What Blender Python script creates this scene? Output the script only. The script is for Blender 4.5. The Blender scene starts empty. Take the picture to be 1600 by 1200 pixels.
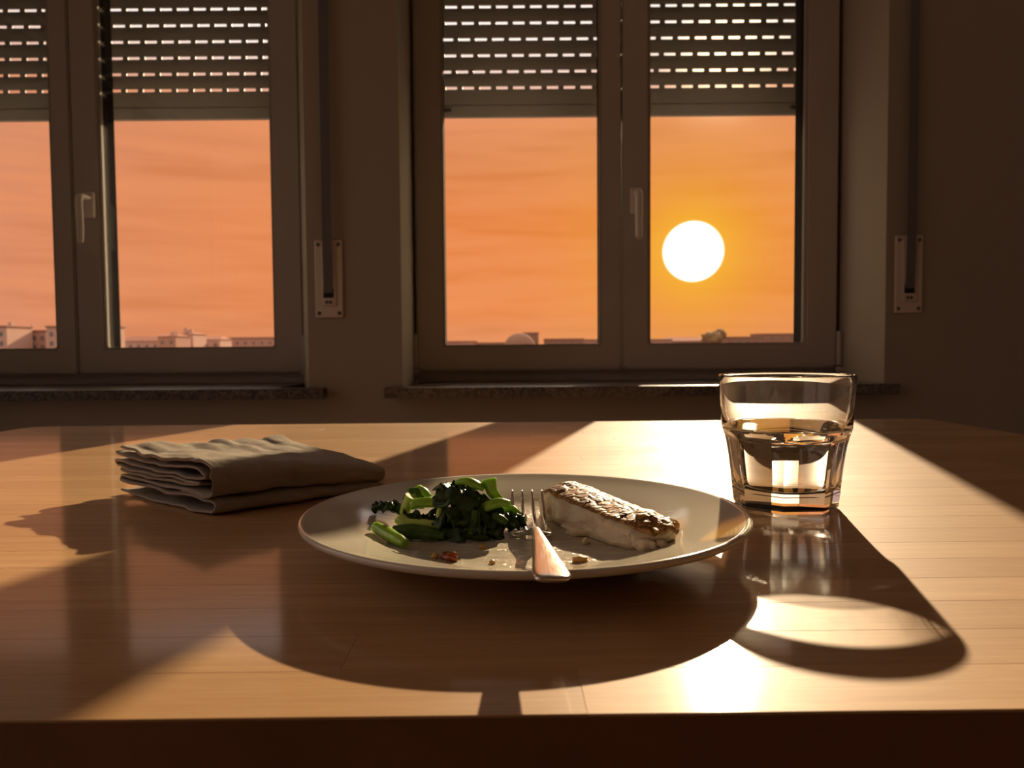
import bpy, bmesh, math, random
from mathutils import Vector, Matrix, noise, Quaternion
random.seed(7)
scene = bpy.context.scene
COL = scene.collection
ZT = 0.75                     # height of the table top
EYE = 0.1155                  # camera height above the table top
R = math.radians

# ------------------------------------------------------------------ camera
cam = bpy.data.cameras.new('camera'); cam.sensor_width = 36; cam.lens = 27.0
cam.clip_start = 0.01; cam.clip_end = 20000
camo = bpy.data.objects.new('camera', cam); COL.objects.link(camo)
PITCH = math.atan(55 / 1200); ROLL = R(0.46)
camo.matrix_world = (Matrix.Translation((0, 0, ZT + EYE)) @ Matrix.Rotation(R(90) - PITCH, 4, 'X')
                     @ Matrix.Rotation(-ROLL, 4, 'Z'))
scene.camera = camo
cam.dof.use_dof = True; cam.dof.focus_distance = 0.47; cam.dof.aperture_fstop = 16

# ------------------------------------------------------------------ colour
scene.view_settings.view_transform = 'Standard'
scene.view_settings.look = 'None'
scene.view_settings.gamma = 1.0
scene.view_settings.use_curve_mapping = False
scene.view_settings.exposure = 0.0

# ------------------------------------------------------------------ node helper
class G:
    def __init__(s, tree): s.t = tree; s.n = tree.nodes; s.l = tree.links; s.n.clear()
    def node(s, typ, props=None, **ins):
        n = s.n.new(typ)
        for k, v in (props or {}).items(): setattr(n, k, v)
        for k, v in ins.items():
            key = k.replace('_', ' ')
            sock = n.inputs[int(k[1:])] if (k[0] == 'i' and k[1:].isdigit()) else n.inputs[key]
            s.put(sock, v)
        return n
    def put(s, sock, v):
        if isinstance(v, bpy.types.NodeSocket): s.l.new(v, sock)
        elif isinstance(v, (tuple, list)) and len(v) == 3 and sock.type == 'RGBA': sock.default_value = (*v, 1)
        else: sock.default_value = v
    def math(s, op, a, b=0.0, c=0.0, clamp=False):
        n = s.n.new('ShaderNodeMath'); n.operation = op; n.use_clamp = clamp
        s.put(n.inputs[0], a); s.put(n.inputs[1], b); s.put(n.inputs[2], c)
        return n.outputs[0]
    def mix(s, f, a, b, blend='MIX'):
        n = s.n.new('ShaderNodeMix'); n.data_type = 'RGBA'; n.blend_type = blend
        s.put(n.inputs[0], f); s.put(n.inputs[6], a); s.put(n.inputs[7], b)
        return n.outputs[2]
    def ramp(s, f, stops, interp='LINEAR'):
        n = s.n.new('ShaderNodeValToRGB'); n.color_ramp.interpolation = interp
        e = n.color_ramp.elements
        while len(e) > 1: e.remove(e[-1])
        for i, (p, c) in enumerate(stops):
            x = e[0] if i == 0 else e.new(p)
            x.position = p; x.color = (*c, 1) if not isinstance(c, (int, float)) else (c, c, c, 1)
        s.put(n.inputs[0], f)
        return n.outputs[0]
    def noise(s, vec, scale, detail=4, rough=0.55, dist=0.0):
        n = s.n.new('ShaderNodeTexNoise')
        s.put(n.inputs['Vector'], vec); n.inputs['Scale'].default_value = scale
        n.inputs['Detail'].default_value = detail; n.inputs['Roughness'].default_value = rough
        n.inputs['Distortion'].default_value = dist
        return n.outputs[0]
    def scale(s, vec, v):
        n = s.n.new('ShaderNodeMapping'); s.put(n.inputs[0], vec); n.inputs[3].default_value = v
        return n.outputs[0]
    def coord(s, which='Object'):
        return s.n.new('ShaderNodeTexCoord').outputs[which]

# ------------------------------------------------------------------ sky
SUN = Vector((0.275, 1.0, 0.382)).normalized()           # where the table's shadows say the light comes from
DISC = Vector((0.2372, 1.0068, 0.1246)).normalized()     # the low bright disc seen through the pane
world = bpy.data.worlds.new('sunset_sky'); scene.world = world; world.use_nodes = True
g = G(world.node_tree)
dirv = g.coord('Generated')
sep = g.node('ShaderNodeSeparateXYZ', i0=dirv)
el = sep.outputs[2]
def angle_to(v):
    d = g.node('ShaderNodeVectorMath', {'operation': 'DOT_PRODUCT'}, i0=dirv, i1=tuple(v)).outputs['Value']
    return g.math('MULTIPLY', g.math('ARCCOSINE', g.math('MINIMUM', d, 1.0)), 180 / math.pi)
ad = angle_to(DISC); asun = angle_to(SUN)
base = g.ramp(g.math('MAXIMUM', el, 0.0), [(0.0, (0.78, 0.29, 0.135)), (0.05, (0.90, 0.275, 0.085)), (0.16, (0.88, 0.255, 0.07)),
                        (0.23, (0.80, 0.27, 0.10)), (0.30, (0.84, 0.32, 0.15)), (0.45, (0.64, 0.40, 0.32)), (0.8, (0.66, 0.68, 0.74)), (1.0, (0.62, 0.70, 0.82))])
# away from the sunset the sky is raised to pale blue, as room fill
away = g.node('ShaderNodeMapRange', {'interpolation_type': 'SMOOTHSTEP'}, Value=ad)
away.inputs['From Min'].default_value = 30; away.inputs['From Max'].default_value = 110
base = g.mix(away.outputs[0], base, (0.80, 0.90, 1.06))
left = g.node('ShaderNodeMapRange', {'interpolation_type': 'SMOOTHSTEP'}, Value=ad)
left.inputs['From Min'].default_value = 14; left.inputs['From Max'].default_value = 45
base = g.mix(g.math('MULTIPLY', left.outputs[0], 0.55), base, (0.70, 0.255, 0.125))
# streaked haze bands
bands = g.noise(g.scale(dirv, (2.2, 2.2, 26.0)), 2.2, 4, 0.5, 0.3)
base = g.mix(g.ramp(bands, [(0.36, 0.0), (0.66, 0.45)]), base, (0.97, 0.36, 0.15))
base = g.mix(g.ramp(bands, [(0.30, 0.30), (0.46, 0.0)]), base, (0.72, 0.21, 0.055))
# above the low orange band the sky is pale and bright, as the shutter slots show it
pale = g.node('ShaderNodeMapRange', {'interpolation_type': 'SMOOTHSTEP'}, Value=el)
pale.inputs['From Min'].default_value = 0.275; pale.inputs['From Max'].default_value = 0.38
base = g.mix(pale.outputs[0], base, (1.30, 1.16, 1.08))
# yellow glow around the disc
halo = g.math('POWER', 2.718, g.math('MULTIPLY', ad, -1 / 4.6))
base = g.mix(g.math('MULTIPLY', halo, 1.35, clamp=True), base, (1.0, 0.42, 0.025))
inner = g.math('POWER', 2.718, g.math('MULTIPLY', g.math('MULTIPLY', ad, ad), -1 / 9.0))
base = g.mix(g.math('MULTIPLY', inner, 0.55), base, (1.1, 0.62, 0.06))
disc = g.node('ShaderNodeMapRange', {'interpolation_type': 'SMOOTHSTEP'}, Value=ad)
disc.inputs['From Min'].default_value = 2.22; disc.inputs['From Max'].default_value = 1.85
base = g.mix(disc.outputs[0], base, (6.0, 5.2, 4.2))
glow = g.math('POWER', 2.718, g.math('MULTIPLY', g.math('MULTIPLY', asun, asun), -1 / 6.0))
base = g.mix(g.math('MULTIPLY', glow, 1.0), base, (4.5, 3.4, 2.0))
bg = g.node('ShaderNodeBackground', Color=base, Strength=1.0)
out = g.node('ShaderNodeOutputWorld', Surface=bg.outputs[0])

# ------------------------------------------------------------------ sun
sl = bpy.data.lights.new('sun', 'SUN'); sl.energy = 8.6; sl.color = (1.0, 0.77, 0.50); sl.angle = R(0.6)
so = bpy.data.objects.new('sun', sl); COL.objects.link(so)
so.rotation_mode = 'QUATERNION'; so.rotation_quaternion = (-SUN).to_track_quat('-Z', 'Y')
so.location = (3, 12, 5)
sl.cycles.is_caustics_light = True

# ------------------------------------------------------------------ object helpers
def tag(o, label=None, cat=None, group=None, kind=None):
    if label: o['label'] = label
    if cat: o['category'] = cat
    if group: o['group'] = group
    if kind: o['kind'] = kind
    return o
def link(name, me, mat=None, parent=None, smooth=False):
    o = bpy.data.objects.new(name, me); COL.objects.link(o)
    if mat is not None and len(me.materials) == 0: me.materials.append(mat)
    if parent is not None: o.parent = parent
    if smooth:
        for p in me.polygons: p.use_smooth = True
    return o
def empty(name, loc=(0, 0, 0), rz=0.0):
    o = bpy.data.objects.new(name, None); COL.objects.link(o)
    o.location = loc; o.rotation_euler = (0, 0, rz); o.empty_display_size = 0.02
    return o
def meshof(name, verts, faces):
    me = bpy.data.meshes.new(name); me.from_pydata([tuple(v) for v in verts], [], faces); me.update()
    return me
def frombm(name, bm):
    bmesh.ops.recalc_face_normals(bm, faces=bm.faces)
    me = bpy.data.meshes.new(name); bm.to_mesh(me); bm.free(); return me
def bm_box(bm, lo, hi, bev=0.0, seg=2):
    r = bmesh.ops.create_cube(bm, size=1.0)
    vs = r['verts']
    c = [(a + b) / 2 for a, b in zip(lo, hi)]; s = [b - a for a, b in zip(lo, hi)]
    for v in vs: v.co = Vector((c[0] + v.co.x * s[0], c[1] + v.co.y * s[1], c[2] + v.co.z * s[2]))
    if bev > 0:
        es = list({e for v in vs for e in v.link_edges})
        bmesh.ops.bevel(bm, geom=es, offset=bev, segments=seg, affect='EDGES', profile=0.5)
def boxes(name, items, mat, parent=None, bev=0.0, seg=2):
    bm = bmesh.new()
    for lo, hi in items: bm_box(bm, lo, hi, bev, seg)
    o = link(name, frombm(name, bm), mat, parent)
    return o
def prism(name, poly, z0, z1, mat, parent=None, bev=0.0):
    bm = bmesh.new()
    vs = [bm.verts.new((x, y, z0)) for x, y in poly]
    f = bm.faces.new(vs)
    r = bmesh.ops.extrude_face_region(bm, geom=[f])
    for v in r['geom']:
        if isinstance(v, bmesh.types.BMVert): v.co.z = z1
    if bev: bmesh.ops.bevel(bm, geom=bm.edges[:], offset=bev, segments=2, affect='EDGES')
    return link(name, frombm(name, bm), mat, parent)
def lathe(name, prof, mat, parent=None, n=96, closed=False):
    verts, faces = [], []
    m = len(prof)
    for r_, z_ in prof:
        for k in range(n):
            a = 2 * math.pi * k / n
            verts.append((r_ * math.cos(a), r_ * math.sin(a), z_))
    for i in range(m if closed else m - 1):
        j = (i + 1) % m
        for k in range(n):
            l = (k + 1) % n
            faces.append((i * n + k, i * n + l, j * n + l, j * n + k))
    me = meshof(name, verts, faces)
    bm = bmesh.new(); bm.from_mesh(me); bmesh.ops.remove_doubles(bm, verts=bm.verts, dist=1e-6)
    bmesh.ops.dissolve_degenerate(bm, edges=bm.edges, dist=1e-7)
    bmesh.ops.recalc_face_normals(bm, faces=bm.faces); bm.to_mesh(me); bm.free()
    return link(name, me, mat, parent, smooth=True)
def catmull(pts, per=6):
    pts = [Vector(p) for p in pts]
    P = [pts[0] * 2 - pts[1]] + pts + [pts[-1] * 2 - pts[-2]]
    res = []
    for i in range(1, len(P) - 2):
        for k in range(per):
            t = k / per
            a, b, c, d = P[i - 1], P[i], P[i + 1], P[i + 2]
            res.append(0.5 * ((2 * b) + (c - a) * t + (2 * a - 5 * b + 4 * c - d) * t * t + (3 * b - a - 3 * c + d) * t ** 3))
    res.append(pts[-1]); return res
def tube(name, pts, rad, mat, parent=None, n=12, per=6, flat=1.0, lump=0.0, seed=0, groove=0.0, caps=True):
    """tube through pts; rad is a number or list per control point"""
    rr = rad if isinstance(rad, (list, tuple)) else [rad] * len(pts)
    path = catmull([(*Vector(p), ) for p in pts], per)
    rads = [x.x for x in catmull([(r_, 0, 0) for r_ in rr], per)]
    verts, faces = [], []
    nrm = None
    for i, p in enumerate(path):
        t = (path[min(i + 1, len(path) - 1)] - path[max(i - 1, 0)]).normalized()
        if nrm is None:
            nrm = t.cross(Vector((0, 0, 1)))
            if nrm.length < 1e-3: nrm = t.cross(Vector((0, 1, 0)))
            nrm.normalize()
        nrm = (nrm - t * nrm.dot(t)).normalized(); bi = t.cross(nrm)
        for k in range(n):
            a = 2 * math.pi * k / n
            q = nrm * math.cos(a) + bi * math.sin(a) * flat
            rk = rads[i] * (1 - groove * max(0, math.sin(a)) ** 4)
            v = p + q * rk
            if lump: v = v + q * lump * noise.noise(Vector((v.x * 180 + seed, v.y * 180, v.z * 180)))
            verts.append(v)
    m = len(path)
    for i in range(m - 1):
        for k in range(n):
            l = (k + 1) % n
            faces.append((i * n + k, i * n + l, (i + 1) * n + l, (i + 1) * n + k))
    if caps:
        faces.append(tuple(range(n - 1, -1, -1))); faces.append(tuple((m - 1) * n + k for k in range(n)))
    me = meshof(name, verts, faces)
    for p in me.polygons: p.use_smooth = len(p.vertices) == 4
    return link(name, me, mat, parent)

# ------------------------------------------------------------------ materials
def material(name):
    m = bpy.data.materials.new(name); m.use_nodes = True
    return m, G(m.node_tree)
def finish(g_, shader, disp=None):
    g_.node('ShaderNodeOutputMaterial', Surface=shader)
def bump(g_, h, strength, dist=0.001):
    return g_.node('ShaderNodeBump', Height=h, Strength=strength, Distance=dist).outputs[0]
def principled(g_, **kw):
    return g_.node('ShaderNodeBsdfPrincipled', **kw)
def simple(name, col, rough=0.5, metal=0.0, spec=0.5, nscale=0, nstr=0.0, cvar=0.0):
    m, g_ = material(name)
    c = g_.coord()
    color = col
    if cvar:
        nz = g_.noise(c, nscale * 0.35, 3)
        color = g_.mix(nz, tuple(x * (1 - cvar) for x in col), tuple(min(1, x * (1 + cvar)) for x in col))
    p = principled(g_, Base_Color=color, Roughness=rough, Metallic=metal, Specular_IOR_Level=spec)
    if nstr: g_.put(p.inputs['Normal'], bump(g_, g_.noise(c, nscale, 5), nstr))
    finish(g_, p.outputs[0]); return m

def mat_wall():
    m, g_ = material('painted_plaster')
    c = g_.coord()
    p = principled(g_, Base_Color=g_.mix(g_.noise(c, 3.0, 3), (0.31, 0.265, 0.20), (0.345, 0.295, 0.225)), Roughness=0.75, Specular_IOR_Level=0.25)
    g_.put(p.inputs['Normal'], bump(g_, g_.noise(c, 260, 4), 0.25, 0.0008))
    finish(g_, p.outputs[0]); return m
def mat_wood():
    m, g_ = material('varnished_staves')
    c = g_.coord()
    rnd = g_.node('ShaderNodeObjectInfo').outputs['Random']
    off = g_.node('ShaderNodeCombineXYZ', i0=g_.math('MULTIPLY', rnd, 37.0), i1=g_.math('MULTIPLY', rnd, 91.0), i2=g_.math('MULTIPLY', rnd, 13.0)).outputs[0]
    v = g_.node('ShaderNodeVectorMath', {'operation': 'ADD'}, i0=c, i1=off).outputs[0]
    grain = g_.noise(g_.scale(v, (2.2, 46.0, 30.0)), 5.0, 6, 0.6, 0.35)
    fine = g_.noise(g_.scale(v, (9.0, 260.0, 60.0)), 4.0, 3, 0.6)
    fleck = g_.noise(g_.scale(v, (55.0, 700.0, 60.0)), 2.0, 2, 0.5)
    tone = g_.mix(g_.ramp(rnd, [(0.0, 0.0), (1.0, 1.0)]), (0.47, 0.265, 0.11), (0.63, 0.385, 0.18))
    col = g_.mix(g_.ramp(grain, [(0.3, 0.0), (0.72, 0.8)]), tone, (0.41, 0.22, 0.09))
    col = g_.mix(g_.ramp(fine, [(0.45, 0.0), (0.8, 0.35)]), col, (0.66, 0.45, 0.26))
    col = g_.mix(g_.ramp(fleck, [(0.66, 0.0), (0.76, 0.5)]), col, (0.30, 0.13, 0.04))
    ro = g_.ramp(g_.noise(c, 14, 4), [(0.25, 0.52), (0.8, 0.62)])
    p = principled(g_, Base_Color=col, Roughness=ro, Specular_IOR_Level=0.12, Coat_Weight=0.55, Coat_Roughness=0.10, Coat_IOR=1.6)
    g_.put(p.inputs['Normal'], bump(g_, g_.math('ADD', fine, g_.math('MULTIPLY', grain, 0.6)), 0.10, 0.0006))
    finish(g_, p.outputs[0]); return m
def mat_granite():
    m, g_ = material('dark_granite')
    c = g_.coord()
    vo = g_.node('ShaderNodeTexVoronoi', Vector=c, Scale=170.0)
    n = g_.noise(c, 90, 5, 0.7)
    col = g_.mix(g_.ramp(vo.outputs['Color'], [(0.2, 0.0), (0.9, 1.0)]), (0.035, 0.030, 0.027), (0.20, 0.165, 0.14))
    col = g_.mix(g_.ramp(n, [(0.5, 0.0), (0.7, 0.7)]), col, (0.05, 0.045, 0.04))
    p = principled(g_, Base_Color=col, Roughness=0.28)
    finish(g_, p.outputs[0]); return m
def mat_pane():
    m, g_ = material('window_glass')
    fr = g_.node('ShaderNodeFresnel', IOR=1.45).outputs[0]
    tr = g_.node('ShaderNodeBsdfTransparent', Color=(0.985, 0.98, 0.97))
    gl = g_.node('ShaderNodeBsdfGlossy', Roughness=0.0, Color=(1, 1, 1))
    finish(g_, g_.node('ShaderNodeMixShader', i0=fr, i1=tr.outputs[0], i2=gl.outputs[0]).outputs[0]); return m
def mat_gasket():
    m, g_ = material('black_rubber_gasket')
    d = g_.node('ShaderNodeBsdfDiffuse', Color=g_.mix(g_.noise(g_.coord(), 90, 3), (0.008, 0.008, 0.008), (0.018, 0.017, 0.016)))
    finish(g_, d.outputs[0]); return m
def mat_plate():
    m, g_ = material('cream_glazed_stoneware')
    c = g_.coord()
    sp = g_.node('ShaderNodeTexVoronoi', Vector=c, Scale=420.0)
    speck = g_.ramp(sp.outputs['Distance'], [(0.05, 1.0), (0.11, 0.0)])
    some = g_.ramp(g_.noise(c, 160, 2), [(0.56, 0.0), (0.60, 1.0)])
    col = g_.mix(g_.noise(c, 12, 3), (0.60, 0.54, 0.42), (0.66, 0.60, 0.48))
    col = g_.mix(g_.math('MULTIPLY', speck, g_.math('MULTIPLY', some, 0.5)), col, (0.22, 0.15, 0.09))
    # thin dried sauce left on the eating surface, wiped into streaks
    r = g_.node('ShaderNodeVectorMath', {'operation': 'LENGTH'}, i0=c).outputs['Value']
    rad = g_.ramp(r, [(0.062, 1.0), (0.098, 0.0)])
    sm = g_.noise(g_.scale(c, (34.0, 60.0, 20.0)), 1.6, 5, 0.62, 1.2)
    film = g_.math('MULTIPLY', g_.ramp(sm, [(0.42, 0.0), (0.62, 1.0)]), rad)
    col = g_.mix(g_.math('MULTIPLY', film, 0.40), col, (0.50, 0.40, 0.20))
    ro = g_.math('ADD', 0.10, g_.math('MULTIPLY', g_.math('MULTIPLY', g_.noise(c, 210, 4, 0.65), film), 0.16))
    p = principled(g_, Base_Color=col, Roughness=ro, Specular_IOR_Level=0.55)
    h = g_.math('MULTIPLY', g_.noise(g_.scale(c, (1, 1, 1)), 330, 4, 0.7, 0.6), film)
    g_.put(p.inputs['Normal'], bump(g_, h, 0.55, 0.0012))
    finish(g_, p.outputs[0]); return m
def mat_linen():
    m, g_ = material('washed_linen')
    c = g_.coord('UV')
    w1 = g_.node('ShaderNodeTexWave', {'wave_type': 'BANDS', 'bands_direction': 'X'}, Vector=c, Scale=95.0, Distortion=1.5, Detail=2.0).outputs[1]
    w2 = g_.node('ShaderNodeTexWave', {'wave_type': 'BANDS', 'bands_direction': 'Y'}, Vector=c, Scale=95.0, Distortion=1.5, Detail=2.0).outputs[1]
    wv = g_.math('ADD', w1, w2)
    oc = g_.coord()
    slub = g_.noise(oc, 130, 4)
    col = g_.mix(slub, (0.54, 0.445, 0.335), (0.68, 0.575, 0.45))
    p = principled(g_, Base_Color=col, Roughness=0.9, Specular_IOR_Level=0.15, Sheen_Weight=0.25, Sheen_Roughness=0.5)
    h = g_.math('ADD', g_.math('MULTIPLY', wv, 0.35), g_.math('ADD', g_.math('MULTIPLY', slub, 0.8), g_.noise(oc, 420, 4, 0.7)))
    g_.put(p.inputs['Normal'], bump(g_, h, 0.9, 0.0014))
    finish(g_, p.outputs[0]); return m
def mat_glass(name, ior, mist=0.0):
    m, g_ = material(name)
    p = g_.node('ShaderNodeBsdfGlass', Color=(0.985, 0.99, 0.985), Roughness=0.0, IOR=ior)
    res = p.outputs[0]
    if mist:      # dried water specks on the upper wall
        c = g_.coord()
        z = g_.node('ShaderNodeSeparateXYZ', i0=c).outputs[2]
        up = g_.ramp(z, [(0.056, 0.0), (0.080, 1.0)])
        k = g_.math('MULTIPLY', g_.ramp(g_.noise(c, 190, 6, 0.75), [(0.46, 0.0), (0.72, 1.0)]), g_.math('MULTIPLY', up, mist))
        k = g_.math('ADD', k, g_.math('MULTIPLY', g_.ramp(g_.noise(c, 700, 2, 0.5), [(0.70, 0.0), (0.74, 1.0)]), 0.25))
        tr = g_.node('ShaderNodeBsdfTranslucent', Color=(0.9, 0.88, 0.84))
        df = g_.node('ShaderNodeBsdfDiffuse', Color=(0.8, 0.78, 0.74))
        spk = g_.node('ShaderNodeMixShader', i0=0.5, i1=tr.outputs[0], i2=df.outputs[0]).outputs[0]
        res = g_.node('ShaderNodeMixShader', i0=k, i1=res, i2=spk).outputs[0]
    finish(g_, res); return m
def mat_stem(name, a, b, trans=0.35):
    m, g_ = material(name)
    c = g_.coord('Object')
    n1 = g_.noise(c, 160, 4)
    col = g_.mix(g_.ramp(n1, [(0.3, 0.0), (0.7, 1.0)]), a, b)
    p = principled(g_, Base_Color=col, Roughness=0.22, Specular_IOR_Level=0.5, Subsurface_Weight=0.55, Subsurface_Radius=(0.6, 1.0, 0.2), Subsurface_Scale=0.004)
    g_.put(p.inputs['Normal'], bump(g_, g_.noise(c, 500, 3), 0.25, 0.0005))
    finish(g_, p.outputs[0]); return m
def mat_leaf():
    m, g_ = material('wilted_leaf')
    c = g_.coord('Object')
    col = g_.mix(g_.noise(c, 110, 4), (0.012, 0.030, 0.006), (0.05, 0.10, 0.015))
    p = principled(g_, Base_Color=col, Roughness=0.2, Specular_IOR_Level=0.5)
    g_.put(p.inputs['Normal'], bump(g_, g_.noise(c, 330, 5, 0.65), 0.8, 0.0012))
    tl = g_.node('ShaderNodeBsdfTranslucent', Color=(0.10, 0.22, 0.02))
    finish(g_, g_.node('ShaderNodeMixShader', i0=0.16, i1=p.outputs[0], i2=tl.outputs[0]).outputs[0]); return m
def mat_flesh():
    m, g_ = material('cooked_white_fish')
    c = g_.coord('Object')
    col = g_.mix(g_.noise(g_.scale(c, (40, 120, 220)), 1.5, 4), (0.62, 0.47, 0.30), (0.78, 0.66, 0.48))
    p = principled(g_, Base_Color=col, Roughness=0.32, Subsurface_Weight=0.4, Subsurface_Radius=(1.0, 0.6, 0.3), Subsurface_Scale=0.004)
    g_.put(p.inputs['Normal'], bump(g_, g_.noise(g_.scale(c, (60, 260, 260)), 2.0, 5, 0.6), 0.7, 0.0012))
    finish(g_, p.outputs[0]); return m
def mat_skin():
    m, g_ = material('seared_fish_skin')
    c = g_.coord('Object')
    vo = g_.node('ShaderNodeTexVoronoi', {'feature': 'DISTANCE_TO_EDGE'}, Vector=g_.scale(c, (150, 230, 100)), Scale=1.0)
    edge = g_.ramp(vo.outputs['Distance'], [(0.02, 1.0), (0.20, 0.0)])
    blot = g_.noise(c, 85, 5, 0.65)
    col = g_.mix(g_.ramp(blot, [(0.36, 0.0), (0.62, 1.0)]), (0.20, 0.08, 0.025), (0.66, 0.35, 0.11))
    col = g_.mix(g_.math('MULTIPLY', edge, 0.75), col, (0.10, 0.04, 0.015))
    p = principled(g_, Base_Color=col, Roughness=0.5, Specular_IOR_Level=0.22)
    h = g_.math('SUBTRACT', g_.noise(c, 260, 4, 0.6), edge)
    g_.put(p.inputs['Normal'], bump(g_, h, 0.55, 0.001))
    finish(g_, p.outputs[0]); return m
def mat_steel():
    m, g_ = material('brushed_cutlery_steel')
    c = g_.coord()
    p = principled(g_, Base_Color=(0.72, 0.69, 0.66), Metallic=1.0, Roughness=g_.ramp(g_.noise(g_.scale(c, (300, 20, 100)), 3, 3), [(0.2, 0.16), (0.8, 0.28)]))
    finish(g_, p.outputs[0]); return m
def mat_facade(name, a, b):  # base colours carry the orange tint of distance haze
    m, g_ = material(name)
    c = g_.coord()
    p = principled(g_, Base_Color=g_.mix(g_.noise(c, 0.25, 4), a, b), Roughness=0.9, Specular_IOR_Level=0.1)
    finish(g_, p.outputs[0]); return m

M = dict(
    wall=mat_wall(), wood=mat_wood(), granite=mat_granite(), pane=mat_pane(), plate=mat_plate(), linen=mat_linen(),
    pvc=simple('white_window_plastic', (0.44, 0.395, 0.34), 0.42, nscale=40, cvar=0.05),
    gasket=mat_gasket(), bead=simple('matt_glazing_bead', (0.36, 0.325, 0.28), 0.9, spec=0.08, nscale=40, cvar=0.05),
    slat=simple('grey_shutter_plastic', (0.22, 0.20, 0.175), 0.5, nscale=60, cvar=0.08),
    rail=simple('dark_guide_rail', (0.05, 0.05, 0.05), 0.5, nscale=60, cvar=0.1),
    strap=simple('grey_woven_strap', (0.13, 0.125, 0.12), 0.9, nscale=900, nstr=0.4, cvar=0.2),
    cover=simple('ivory_cover_plate', (0.60, 0.52, 0.42), 0.35, nscale=60, cvar=0.04),
    screw=simple('dull_screw_metal', (0.10, 0.09, 0.08), 0.45, 0.7, nscale=200, cvar=0.2),
    dark=simple('black_slot', (0.008, 0.008, 0.008), 0.8, nscale=50, cvar=0.1),
    handle=simple('satin_handle', (0.66, 0.60, 0.52), 0.3, nscale=60, cvar=0.04),
    white=simple('white_wall_paint', (0.78, 0.74, 0.67), 0.85, nscale=30, cvar=0.03),
    edge=simple('dark_brown_edge', (0.16, 0.055, 0.018), 0.45, nscale=60, cvar=0.25),
    floor=simple('oak_floor', (0.38, 0.27, 0.17), 0.4, nscale=8, cvar=0.25),
    ceil=simple('white_ceiling', (0.80, 0.77, 0.72), 0.9, nscale=60, cvar=0.03),
    ground=simple('city_ground', (0.13, 0.085, 0.06), 1.0, spec=0.0, nscale=0.05, cvar=0.3),
    glass=mat_glass('clear_tumbler_glass', 1.5, 0.10), gwater=mat_glass('glass_to_water', 1.5 / 1.333), water=mat_glass('clear_water', 1.333),
    stem=mat_stem('bright_green_stem', (0.20, 0.38, 0.03), (0.38, 0.58, 0.07)),
    palestem=mat_stem('pale_green_stem', (0.44, 0.56, 0.10), (0.58, 0.66, 0.17)),
    darkstem=mat_stem('dark_green_stem', (0.035, 0.085, 0.012), (0.09, 0.18, 0.025)),
    leaf=mat_leaf(), flesh=mat_flesh(), skin=mat_skin(), steel=mat_steel(),
    crumb=simple('golden_crumb', (0.62, 0.33, 0.08), 0.3, nscale=500, nstr=0.4, cvar=0.2),
    redbit=simple('red_brown_bit', (0.28, 0.065, 0.015), 0.18, nscale=500, nstr=0.4, cvar=0.3),
    fac1=mat_facade('haze_tinted_pale_render', (0.48, 0.29, 0.21), (0.58, 0.36, 0.265)), fac2=mat_facade('haze_tinted_rose_render', (0.40, 0.215, 0.15), (0.47, 0.26, 0.18)),  # haze is tinted into the far walls, roofs and foliage
    fac3=mat_facade('haze_tinted_brown_stone', (0.28, 0.145, 0.09), (0.34, 0.18, 0.115)), tile=mat_facade('haze_tinted_clay_tile', (0.36, 0.15, 0.09), (0.43, 0.19, 0.12)),
    tree=mat_facade('haze_tinted_foliage', (0.20, 0.115, 0.05), (0.27, 0.16, 0.075)), winglass=simple('dim_far_window', (0.16, 0.12, 0.11), 0.2, nscale=1, cvar=0.2),
)

# ------------------------------------------------------------------ room
Y1, Y2 = 1.88, 2.34           # inner and outer face of the window wall
XL, XR, YB, ZC = -1.98, 2.1, -2.4, 2.6
OPEN_Z0, OPEN_Z1 = ZT - 0.0008, ZT + 1.31
def wall_with_openings():
    bm = bmesh.new()
    bm_box(bm, (XL - 0.2, Y1, 0), (XR + 0.2, Y2, OPEN_Z0))
    bm_box(bm, (XL - 0.2, Y1, OPEN_Z1), (XR + 0.2, Y2, ZC + 0.2))
    def pier(poly):
        vs = [bm.verts.new((x, y, OPEN_Z0)) for x, y in poly]
        f = bm.faces.new(vs); r = bmesh.ops.extrude_face_region(bm, geom=[f])
        for v in r['geom']:
            if isinstance(v, bmesh.types.BMVert): v.co.z = OPEN_Z1
    pier([(XL - 0.2, Y1), (-1.73, Y1), (-1.73, Y2), (XL - 0.2, Y2)])
    pier([(-0.497, Y1), (-0.268, Y1), (-0.268, Y2), (-0.58, Y2), (-0.58, 2.14)])
    pier([(0.912, Y1), (XR + 0.2, Y1), (XR + 0.2, Y2), (0.905, Y2), (0.905, 2.14)])
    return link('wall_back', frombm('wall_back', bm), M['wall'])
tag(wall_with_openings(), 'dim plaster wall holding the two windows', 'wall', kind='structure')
SW = (-1.2, 1.45, 0.12, 2.3)      # unseen side window, added to let neutral fill light into the room
tag(boxes('wall_left', [((XL - 0.2, YB - 0.2, 0), (XL, SW[0], ZC)), ((XL - 0.2, SW[1], 0), (XL, Y1, ZC)),
    ((XL - 0.2, SW[0], 0), (XL, SW[1], SW[2])), ((XL - 0.2, SW[0], SW[3]), (XL, SW[1], ZC))], M['white']), 'plain plaster wall on the left of the room', 'wall', kind='structure')
tag(boxes('wall_right', [((XR, YB - 0.2, 0), (XR + 0.2, Y1, ZC))], M['white']), 'plain plaster wall on the right of the room', 'wall', kind='structure')
tag(boxes('wall_front', [((XL, YB - 0.2, 0), (XR, YB, ZC))], M['white']), 'plain plaster wall behind the viewer', 'wall', kind='structure')
tag(boxes('floor', [((XL - 0.2, YB - 0.2, -0.1), (XR + 0.2, Y2, 0))], M['floor']), 'brown floor under the table', 'floor', kind='structure')
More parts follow.
